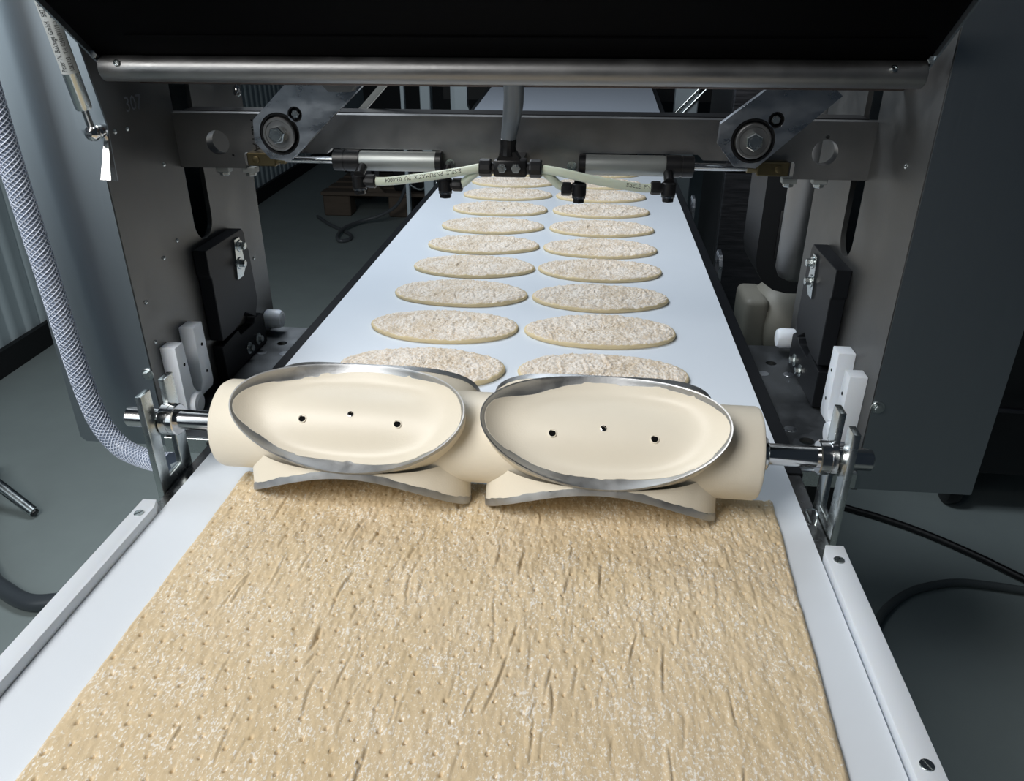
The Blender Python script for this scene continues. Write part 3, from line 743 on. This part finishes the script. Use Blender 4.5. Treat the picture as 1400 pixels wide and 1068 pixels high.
# ------------------------------------------------------------------ pneumatic cylinders and fittings
CY, CZ = 0.895, 0.2785
def pneu(s, lab):
    c = thing('air_cylinder', lab, 'air cylinder', (s * 0.13, CY, CZ - 0.012), 'air cylinders under the beam')
    x_in, x_b0, x_b1, x_h = 0.0775, 0.0850, 0.1735, 0.2045
    D = (s, 0, 0)
    part('tube_body', MB().lathe((s * x_b0, CY, CZ), D, [(0, 0.0112), (x_b1 - x_b0 - 0.002, 0.0112), (x_b1 - x_b0, 0.0105)], 36), M['alu'], c, 'matt aluminium barrel')
    part('end_cap', MB().lathe((s * x_in, CY, CZ), D, [(0, 0.011), (0.001, 0.0118), (0.0072, 0.0118), (0.0076, 0.0112)], 32), M['rubber'], c)
    part('head_cap', MB().lathe((s * x_b1, CY, CZ), D, [(0, 0.0121), (0.016, 0.0121), (0.016, 0.0112), (0.018, 0.0112), (0.018, 0.0118), (0.030, 0.0118), (0.031, 0.009), (0.031, 0.004)], 32), M['rubber'], c)
    part('piston_rod', MB().cyl((s * x_h, CY, CZ), (s * 0.262, CY, CZ), 0.0040, 20), M['polished'], c)
    part('lock_nut', MB().hexa((s * 0.262, CY, CZ), D, 0.0058, 0.006), M['brass'], c)
    cl = MB().box(*sorted((s * 0.272, s * 0.306)), CY - 0.0075, CY + 0.0075, CZ - 0.0075, CZ + 0.0075, 0.0012)
    cl.cyl((s * 0.266, CY, CZ), (s * 0.274, CY, CZ), 0.0052, 20)
    k = part('clevis', cl, M['brass'], c, 'dull brass clevis')
    part('pin', MB().lathe((s * 0.295, CY - 0.0073, CZ), (0, -1, 0), [(0, 0.0042), (0.0015, 0.004), (0.0018, 0.003)], 20), M['brass'], k)
    return c
pneu(-1, 'air cylinder with matt barrel in the beam notch left of the grey pipe')
pneu(1, 'air cylinder with matt barrel in the beam notch right of the grey pipe')
def elbow(x, z, s, lab):
    """banjo elbow under a cylinder end; its hose nut points along s"""
    e = thing('hose_elbow', lab, 'hose fitting', (x, 0.868, z - 0.012), 'black hose elbows')
    y = 0.868
    part('banjo_body', MB().lathe((x, y, z - 0.0075), (0, 0, 1), [(0, 0.007), (0.001, 0.008), (0.013, 0.008), (0.014, 0.007)], 24), M['rubber'], e)
    part('hose_nut', MB().lathe((x + s * 0.005, y, z), (s, 0, 0.0), [(0, 0.0055), (0.004, 0.0055), (0.004, 0.0072), (0.006, 0.0076), (0.013, 0.0076), (0.0145, 0.0066), (0.0145, 0.005)], 12), M['rubber'], e, angle=20)
    part('banjo_bolt', MB().hexa((x, y, z - 0.0100), (0, 0, -1), 0.0068, 0.0045, 0.0006), M['rubber'], e)
    part('seal_ring', MB().lathe((x, y, z - 0.0076), (0, 0, -1), [(0, 0.0075), (0.0022, 0.0075)], 24), M['polished'], e)
    part('riser', MB().cyl((x, y, z + 0.006), (x, y + 0.020, z + 0.013), 0.0055, 16), M['rubber'], e)
elbow(-0.1690, 0.2610, 1, 'black hose elbow under the outer end of the left air cylinder')
elbow(-0.0705, 0.2590, 1, 'black hose elbow under the inner end of the left air cylinder')
elbow(0.0790, 0.2570, -1, 'black hose elbow under the inner end of the right air cylinder')
elbow(0.1765, 0.2600, -1, 'black hose elbow under the outer end of the right air cylinder')
tee = thing('air_manifold', 'black plastic tee fitting with two bright bolts in the middle of the beam', 'hose fitting', (0.004, 0.86, 0.27))
TZ, TY = 0.2800, 0.858
tb = MB().box(-0.014, 0.022, TY - 0.008, TY + 0.010, TZ - 0.0085, TZ + 0.010, 0.0025, 2)
tb.prism([(-0.011, TZ + 0.008), (0.016, TZ + 0.008), (0.010, TZ + 0.018), (-0.006, TZ + 0.018)], 'y', TY - 0.007, TY + 0.009)
tb.box(-0.01, 0.018, TY + 0.008, 0.8995, TZ - 0.006, TZ + 0.010)
part('body', tb, M['rubber'], tee)
for s, x in ((-1, -0.014), (1, 0.022)):
    part('hose_nut', MB().lathe((x - s * 0.001, TY, TZ), (s, 0, 0), [(0, 0.0065), (0.004, 0.0065), (0.004, 0.0092), (0.0055, 0.0098), (0.0155, 0.0098), (0.017, 0.0088), (0.017, 0.0055)], 12), M['rubber'], tee, angle=20)
part('pipe_socket', MB().lathe((0.001, TY, TZ + 0.014), (0.03, 0, 1), [(0, 0.0095), (0.010, 0.0085), (0.013, 0.0092), (0.0165, 0.0092), (0.018, 0.0078)], 14), M['rubber'], tee, angle=20)
for x in (-0.0045, 0.0105): bolt(tee, (x, TY - 0.008, TZ + 0.0015), (0, -1, 0), 0.0052, 0.003, M['zinc'], False)
path = spline([(0.0015, TY, TZ + 0.024), (0.002, TY - 0.001, 0.312), (0.006, TY - 0.008, 0.332), (0.0105, TY - 0.030, 0.356), (0.013, TY - 0.062, 0.385), (0.015, TY - 0.085, 0.415), (0.016, TY - 0.06, 0.46)], 8)
rad = [0.0068 + 0.0034 * min(1, k / 20) for k in range(len(path))]
solo('air_pipe', MB().tube(path, rad, 20), M['grey_hose'], 'grey flexible pipe coming down from the hood to the black tee fitting', 'pipe', (0.0015, TY, TZ + 0.024))
def milky(pts, r, lab, txt=None, start=0.0, flip=False):
    P = spline(pts, 12)
    t = thing('air_tube', lab, 'air tube', pts[0], 'milky air tubes')
    part('tube_wall', MB().tube(P, r, 16), M['tube'], t)
    if txt:
        L = [0.0]
        for a, b2 in zip(P[:-1], P[1:]): L.append(L[-1] + (b2 - a).length)
        def place(u, v):
            q = start + (-u if flip else u)
            k = max(i for i in range(len(L) - 1) if L[i] <= max(q, 0)); f = (q - L[k]) / (L[k + 1] - L[k])
            c = P[k].lerp(P[k + 1], f); d = (P[k + 1] - P[k]).normalized()
            if d.x < 0: d = -d
            side = Vector((0, -1, 0)); upv = Vector((-d.z, 0, d.x))
            a = (v if not flip else -v) / r + 0.42
            return c + (side * math.cos(a) + upv * math.sin(a)) * (r + 0.00025)
        part('printed_text', text_mb(txt, 0.0062, place), M['ink'], t)
milky([(-0.1505, 0.868, 0.2610), (-0.136, 0.863, 0.2622), (-0.108, 0.858, 0.2664), (-0.078, 0.856, 0.2712), (-0.050, 0.856, 0.2760), (-0.0295, TY, TZ)], 0.0048,
      'milky air tube from tee to far left elbow, black print upside down', 'EISELE  PNEUMATIK  PU  03-0004', 0.104, True)
milky([(-0.0295, TY + 0.004, TZ - 0.002), (-0.040, 0.862, 0.2700), (-0.049, 0.866, 0.2620), (-0.0545, 0.868, 0.2592)], 0.0046, 'short milky air tube from the tee to the near left elbow')
milky([(0.0375, TY, TZ), (0.062, 0.856, 0.2765), (0.092, 0.857, 0.2700), (0.122, 0.860, 0.2645), (0.146, 0.865, 0.2605), (0.160, 0.868, 0.2600)], 0.0048,
      'milky air tube from tee to far right elbow, black print near its end', 'EISELE  PNE', 0.094, False)
milky([(0.0375, TY + 0.004, TZ - 0.002), (0.047, 0.862, 0.2710), (0.056, 0.866, 0.2620), (0.0635, 0.868, 0.2580)], 0.0046, 'short milky air tube from the tee to the near right elbow')

# ------------------------------------------------------------------ gas spring and its bracket on the left housing
gb = thing('spring_bracket', 'long pointed steel bracket behind the gas spring on left housing', 'bracket', (-0.3915, 0.75, 0.28))
A0 = [(-0.418, 0.470), (-0.4045, 0.385), (-0.3990, 0.345), (-0.3935, 0.2850), (-0.3905, 0.2820), (-0.3790, 0.2820), (-0.3770, 0.3350), (-0.3840, 0.385), (-0.3960, 0.470)]
part('strip', MB().prism(A0, 'y', 0.742, 0.7445), M['panel'], gb)
part('folded_edge', MB().faces([(-0.3905, 0.7415, 0.2822), (-0.3780, 0.7415, 0.2822), (-0.3764, 0.7415, 0.331), (-0.3795, 0.7415, 0.331), (-0.3815, 0.7200, 0.2878), (-0.3712, 0.7200, 0.2878)], [(0, 1, 2, 3), (4, 5, 2, 3), (0, 1, 5, 4), (0, 4, 3), (1, 2, 5)]), M['polished'], gb)
part('foot_plate', MB().box(-0.410, -0.396, 0.7447, 0.7495, 0.33, 0.45), M['panel'], gb)
gs = thing('gas_spring', 'slim gas spring with printed label at the upper left beside the hood', 'gas spring', (-0.383, 0.725, 0.33))
ball = Vector((-0.3825, 0.727, 0.3300)); topp = Vector((-0.3867, 0.690, 0.52))
d = (topp - ball).normalized()
part('ball_joint', MB().lathe(ball + Vector((0, 0.012, 0)), (0, -1, 0), [(0, 0.006), (0.005, 0.006), (0.006, 0.004), (0.008, 0.0055), (0.012, 0.0072), (0.016, 0.0066), (0.019, 0.003)], 24), M['polished'], gs)
part('piston_rod', MB().cyl(ball, ball + d * 0.026, 0.0033, 16), M['polished'], gs)
part('spring_body', MB().lathe(ball + d * 0.022, d, [(0, 0.004), (0.0008, 0.0066), (0.003, 0.0074), (0.16, 0.0074), (0.162, 0.006)], 28), M['zinc'], gs)
u_ = d.cross(Vector((0, 1, 0))).normalized(); v_ = d.cross(u_)
if v_.y > 0: v_ = -v_
if u_.x < 0: u_ = -u_
lb = MB()
lp0 = ball + d * 0.056
nn = 18; a0, a1 = -0.8, 1.7
def gp(t, a, r): return lp0 + d * t + (v_ * math.cos(a) + u_ * math.sin(a)) * r
vs_ = [gp(t, a0 + (a1 - a0) * k / nn, 0.0076) for t in (0, 0.122) for k in range(nn + 1)]
lb.faces(vs_, [(k, k + 1, nn + 2 + k, nn + 1 + k) for k in range(nn)])
lab_ = part('label_sticker', lb, M['label'], gs, 'silver sticker with black print')
for off, tx, sz in ((0.02, 'Peter W. Bukhage GmbH · 58218 Schw', 0.0068), (0.92, '108.3133 · Tel. 02304/81119-0 · Fax 02304/8', 0.0056)):
    part('printed_text', text_mb(tx, sz, lambda u, v, off=off: gp(0.002 + u * 0.60, off - v / 0.0077, 0.00785)), M['ink'], gs)

# small valve bottle seen past the hood, left
sv = thing('hanging_knob', 'small bright ball knob hanging on a rod left of the lever arm', 'knob', (-0.333, 0.95, 0.33))
part('rod', MB().cyl((-0.3325, 0.95, 0.40), (-0.3335, 0.95, 0.346), 0.0016, 12), M['polished'], sv)
part('ball', MB().lathe((-0.3335, 0.95, 0.352), (0, 0, -1), [(0, 0.002), (0.002, 0.0042), (0.006, 0.0052), (0.010, 0.004), (0.012, 0.001)], 16), M['polished'], sv)

# ------------------------------------------------------------------ braided hose
hp = spline([(-0.470, 0.715, 0.52), (-0.4685, 0.715, 0.42), (-0.467, 0.715, 0.3354), (-0.4658, 0.715, 0.2912), (-0.4615, 0.715, 0.2016), (-0.4583, 0.715, 0.1266), (-0.4543, 0.715, 0.0615), (-0.4455, 0.713, 0.018), (-0.4250, 0.708, -0.0085), (-0.3950, 0.700, -0.0165), (-0.370, 0.690, -0.014), (-0.352, 0.684, -0.010)], 10)
hs = thing('braided_hose', 'clear hose with white braid hanging in front of the left housing', 'hose', (-0.465, 0.715, 0.2))
part('hose_wall', MB().tube(hp, 0.0108, 20), M['pvc'], hs)
th = MB(); k = len(hp); arc = [0.0]
for a, b2 in zip(hp[:-1], hp[1:]): arc.append(arc[-1] + (b2 - a).length)
fine = []
for i in range(k - 1):
    for q in range(4): fine.append((hp[i].lerp(hp[i + 1], q / 4), arc[i] + (arc[i + 1] - arc[i]) * q / 4, (hp[i + 1] - hp[i]).normalized()))
u = Vector((1, 0, 0)); fr = []
for p, s_, t in fine:
    u = (u - t * u.dot(t)).normalized(); fr.append((p, s_, u.copy(), t.cross(u)))
for sg in (-1, 1):
    for j in range(11):
        pts = []
        for p, s_, uu, vv in fr:
            a = 2 * PI * j / 11 + sg * s_ / 0.052 * 2 * PI
            pts.append(p + (uu * math.cos(a) + vv * math.sin(a)) * (0.0109 + 0.0002 * sg))
        th.tube(pts, 0.00060, 4, False)
part('braid_threads', th, M['thread'], hs, 'white crossing threads', kind='stuff')
solo('drain_pipe', MB().tube(spline([(-0.3505, 0.690, -0.012), (-0.354, 0.688, -0.03), (-0.3640, 0.682, -0.08), (-0.378, 0.675, -0.3), (-0.385, 0.67, -0.6), (-0.385, 0.67, -0.9)], 6), 0.0095, 16), M['paint'], 'smooth blue grey pipe dropping behind the left guide strip end', 'pipe', (-0.385, 0.67, -0.9))

# ------------------------------------------------------------------ things on the floor
solo('floor_cable', MB().tube(spline([(0.60, 2.25, -0.889), (0.7977, 2.0463, -0.889), (0.8694, 1.9769, -0.889), (0.9594, 1.9313, -0.889), (1.0588, 1.8686, -0.889), (1.1604, 1.7819, -0.889), (1.2487, 1.69, -0.889), (1.342, 1.5963, -0.889), (1.6, 1.35, -0.889)], 8), 0.0095, 12), M['rubber'], 'thick black cable running across the dark floor at right', 'cable', (0.6, 2.25, -0.9))
solo('floor_cable', MB().tube(spline([(0.78, 1.25, -0.889), (0.785, 1.36, -0.889), (0.8009, 1.4433, -0.889), (0.8247, 1.4939, -0.889), (0.8676, 1.5487, -0.889), (0.9291, 1.6024, -0.889), (0.9943, 1.6363, -0.889), (1.0741, 1.6583, -0.889), (1.161, 1.6531, -0.889), (1.2271, 1.6432, -0.889), (1.3565, 1.6239, -0.889), (1.6, 1.58, -0.889)], 8), 0.0105, 12), mat('grey_green_cable', (0.11, 0.125, 0.125), 0, 0.5), 'grey green cable bending in an arc on the floor at right', 'cable', (0.78, 1.25, -0.9))
solo('floor_hose', MB().tube(spline([(-1.75, 1.90, -0.878), (-1.5631, 1.5924, -0.878), (-1.40, 1.425, -0.878), (-1.32, 1.375, -0.878), (-1.2444, 1.343, -0.878), (-1.1871, 1.345, -0.878), (-1.13, 1.375, -0.878), (-1.04, 1.48, -0.878), (-0.98, 1.65, -0.878)], 8), 0.0215, 14), mat('dark_grey_hose', (0.055, 0.065, 0.075), 0, 0.4), 'thick dark grey hose looping on the floor at lower left', 'hose', (-1.24, 1.35, -0.9))
rd = thing('steel_rod', 'bright round steel leg touching the floor at the left edge', 'rod', (-1.485, 1.70, -0.9))
part('rod', MB().cyl((-1.470, 1.700, -0.882), (-1.700, 1.765, -0.745), 0.0155, 24, 0.002), M['zinc'], rd)
part('end_plug', MB().lathe((-1.4695, 1.6999, -0.8825), (0.23, -0.065, -0.137), [(0, 0.0125), (0.004, 0.012), (0.006, 0.009)], 20), M['rubber'], rd)

# caster under the right housing
cs = thing('swivel_caster', 'black swivel caster on the floor behind the right housing', 'caster', (1.21, 2.05, -0.9))
part('wheel', MB().lathe((1.175, 2.05, -0.852), (1, 0, 0), [(0, 0.030), (0.003, 0.044), (0.010, 0.048), (0.032, 0.048), (0.039, 0.044), (0.042, 0.030)], 28), M['rubber'], cs)
for x in (1.168, 1.219): part('fork_side', MB().prism([(2.03, -0.855), (2.06, -0.855), (2.09, -0.78), (2.04, -0.78)], 'x', x, x + 0.004), M['zinc'], cs)
part('swivel_plate', MB().box(1.15, 1.24, 2.02, 2.11, -0.78, -0.772), M['zinc'], cs)
tk = thing('equipment_trolley', 'dark wheeled cabinet standing behind the right housing', 'cabinet', (1.35, 2.3, -0.772))
part('body', MB().box(1.12, 1.75, 2.0, 2.6, -0.770, 0.55, 0.01, 2), M['dark'], tk)
part('handle', MB().tube(spline([(1.20, 1.995, -0.55), (1.20, 1.96, -0.54), (1.45, 1.96, -0.54), (1.45, 1.995, -0.55)], 4), 0.008, 10), M['streaky'], tk)

# ------------------------------------------------------------------ machinery behind, right
gm = thing('gear_motor', 'cream painted gear motor behind the right ledge', 'motor', (0.50, 1.62, -0.24))
part('motor_bell', MB().lathe((0.455, 1.62, -0.175), (1, 0.15, 0), [(0, 0.030), (0.004, 0.060), (0.012, 0.072), (0.03, 0.084), (0.06, 0.090), (0.20, 0.090), (0.21, 0.08)], 36), M['motor'], gm)
part('gear_case', MB().box(0.422, 0.474, 1.56, 1.68, -0.235, -0.112, 0.014, 3), M['motor'], gm)
part('mounting_foot', MB().box(0.43, 0.64, 1.58, 1.68, -0.275, -0.234, 0.004), M['dark'], gm)
part('stand', MB().box(0.50, 0.60, 1.58, 1.68, -0.90, -0.274, 0.004), M['dark'], gm)
dr = thing('drive_cover', 'black round cornered drive cover hanging behind the right side plate', 'machine cover', (0.47, 1.45, 0.0))
pr = [(0.400, 0.55), (0.400, 0.02), (0.405, -0.005), (0.418, -0.026), (0.438, -0.040), (0.462, -0.046), (0.60, -0.046), (0.60, 0.55)]
part('shell', MB().prism(pr, 'y', 1.42, 1.56), M['dark'], dr)
part('inspection_plate', MB().box(0.43, 0.46, 1.414, 1.4195, 0.02, 0.11, 0.004, 2), M['dark'], dr)
solo('steel_column', MB().lathe((0.431, 1.27, 0.030), (0, 0, 1), [(0, 0.012), (0.006, 0.024), (0.02, 0.030), (0.9, 0.030)], 40), M['beam'], 'round steel column end hanging just behind the right side plate', 'column', (0.431, 1.27, 0.030))
bk = thing('steel_cabinet', 'streaky dark steel cabinet right of the far belt', 'cabinet', (0.75, 2.9, -0.9))
part('door', MB().box(0.52, 1.10, 2.60, 2.62, -0.9, -0.055, 0.004), M['streaky'], bk)
part('upper_panel', MB().box(0.52, 1.10, 2.60, 2.62, -0.045, 0.9, 0.004), M['streaky'], bk)
part('body', MB().box(0.52, 1.10, 2.625, 3.1, -0.9, 0.9, 0.006), M['dark'], bk)

# ------------------------------------------------------------------ background centre and left
fc = thing('far_conveyor', 'second pale conveyor rising away behind the cross beam', 'conveyor', (0, 3.3, -0.9))
part('belt', MB().prism([(2.60, 0.112), (3.35, 0.155), (4.6, 0.225), (4.6, 0.205), (2.60, 0.09)], 'x', -0.305, 0.305), M['belt_grey'], fc)
for s in (-1, 1):
    x0, x1 = sorted((s * 0.307, s * 0.325))
    part('side_rail', MB().prism([(2.58, 0.05), (4.6, 0.165), (4.6, 0.214), (2.58, 0.102)], 'x', x0, x1), M['dark'], fc)
    for y in (2.75, 4.4): part('leg', MB().box(s * 0.316 - 0.02, s * 0.316 + 0.02, y - 0.02, y + 0.02, -0.9, 0.07 + 0.057 * (y - 2.75)), M['dark'], fc)
for x0, x1, lab in ((-0.6597, -0.615, 'pale grey post left of far belt, wider of the two'), (-0.5262, -0.494, 'pale grey post left of far belt, narrower and nearer the belt'), (0.4286, 0.5243, 'pale grey post right of the far belt with slanted rods before it')):
    solo('support_post', MB().box(x0, x1, 3.5, 3.56, -0.9, 0.8, 0.004), M['paint'], lab, 'post', ((x0 + x1) / 2, 3.53, -0.9))
solo('support_post', MB().box(-0.745, -0.729, 3.5, 3.53, -0.9, 0.8, 0.002), M['paint'], 'very thin grey post, leftmost behind the beam', 'post', (-0.737, 3.52, -0.9))
solo('pointed_bracket', MB().prism([(-0.4725, 0.8), (-0.4725, 0.05), (-0.445, 0.010), (-0.425, 0.012), (-0.4158, 0.045), (-0.4225, 0.06), (-0.4225, 0.8)], 'y', 3.30, 3.34), M['paint'], 'pale bracket with pointed lower end beside the far belt', 'bracket', (-0.445, 3.32, 0.01))
for k, lab in ((0, 'upper slanted steel rod before the post right of far belt'), (1, 'lower slanted steel rod before the post right of far belt')):
    solo('slanted_rod', MB().cyl((0.425 + 0.02 * k, 3.4945, 0.010 - 0.012 * k), (0.60 + 0.02 * k, 3.4945, 0.20 - 0.012 * k), 0.006, 12), M['zinc'], lab, 'rod', (0.425, 3.3, 0.0))
solo('dark_backdrop', MB().box(-1.0, 1.8, 5.9, 5.96, -0.2, 1.6), M['dark'], 'large black backdrop added for the unlit space far behind the belts', 'backdrop', (0, 5.93, -0.2))  # added sheet, its black stands for the unlit background

pl = thing('pallet', 'worn wooden pallet on the floor far behind at left', 'pallet', (-1.3, 5.4, -0.9))
for x0, x1 in ((-1.745, -1.555), (-1.285, -1.135), (-0.90, -0.76)):
    for y in (5.22, 5.75):
        part('block', MB().box(x0, x1, y, y + 0.14, -0.8995, -0.755, 0.008), M['wood'], pl)
for y in (5.20, 5.38, 5.56, 5.74):
    part('board', MB().box(-1.75, -0.75, y, y + 0.13, -0.754, -0.730, 0.003), M['wood'], pl)
gr = thing('dismantled_gearbox', 'dark dismantled gearbox lying on the wooden pallet', 'machine part', (-1.3, 5.4, -0.73))
part('casing', MB().box(-1.25, -0.82, 5.25, 5.70, -0.728, -0.52, 0.02, 2), M['dark'], gr)
part('flange', MB().lathe((-1.45, 5.30, -0.62), (0, -1, 0), [(0, 0.10), (0.02, 0.10), (0.02, 0.07), (0.06, 0.06), (0.06, 0.02)], 24), M['streaky'], gr)
part('shaft', MB().cyl((-1.62, 5.4, -0.60), (-1.2, 5.4, -0.60), 0.035, 20), M['streaky'], gr)
part('wedge', MB().prism([(-1.42, -0.728), (-1.30, -0.728), (-1.40, -0.62)], 'y', 5.20, 5.24), M['wood'], gr, 'reddish wooden wedge')
part('bent_pipe', MB().tube(spline([(-1.15, 5.22, -0.66), (-1.05, 5.2, -0.70), (-0.95, 5.2, -0.65), (-0.88, 5.2, -0.70), (-0.82, 5.22, -0.64)], 6), 0.008, 8), M['zinc'], gr)
solo('looped_cable', MB().tube(spline([(-1.77, 5.15, -0.888), (-1.62, 4.95, -0.888), (-1.48, 4.80, -0.888), (-1.405, 4.70, -0.888), (-1.39, 4.61, -0.888), (-1.43, 4.56, -0.884), (-1.47, 4.63, -0.875), (-1.475, 4.80, -0.868), (-1.42, 4.98, -0.87), (-1.30, 5.02, -0.84), (-1.17, 5.0, -0.76), (-1.09, 4.95, -0.62), (-1.05, 4.95, -0.45), (-1.04, 5.1, -0.2)], 8), 0.011, 10), mat('slate_cable', (0.10, 0.11, 0.12), 0, 0.4), 'slate grey cable looped on the floor in front of the pallet', 'cable', (-1.45, 4.7, -0.9))
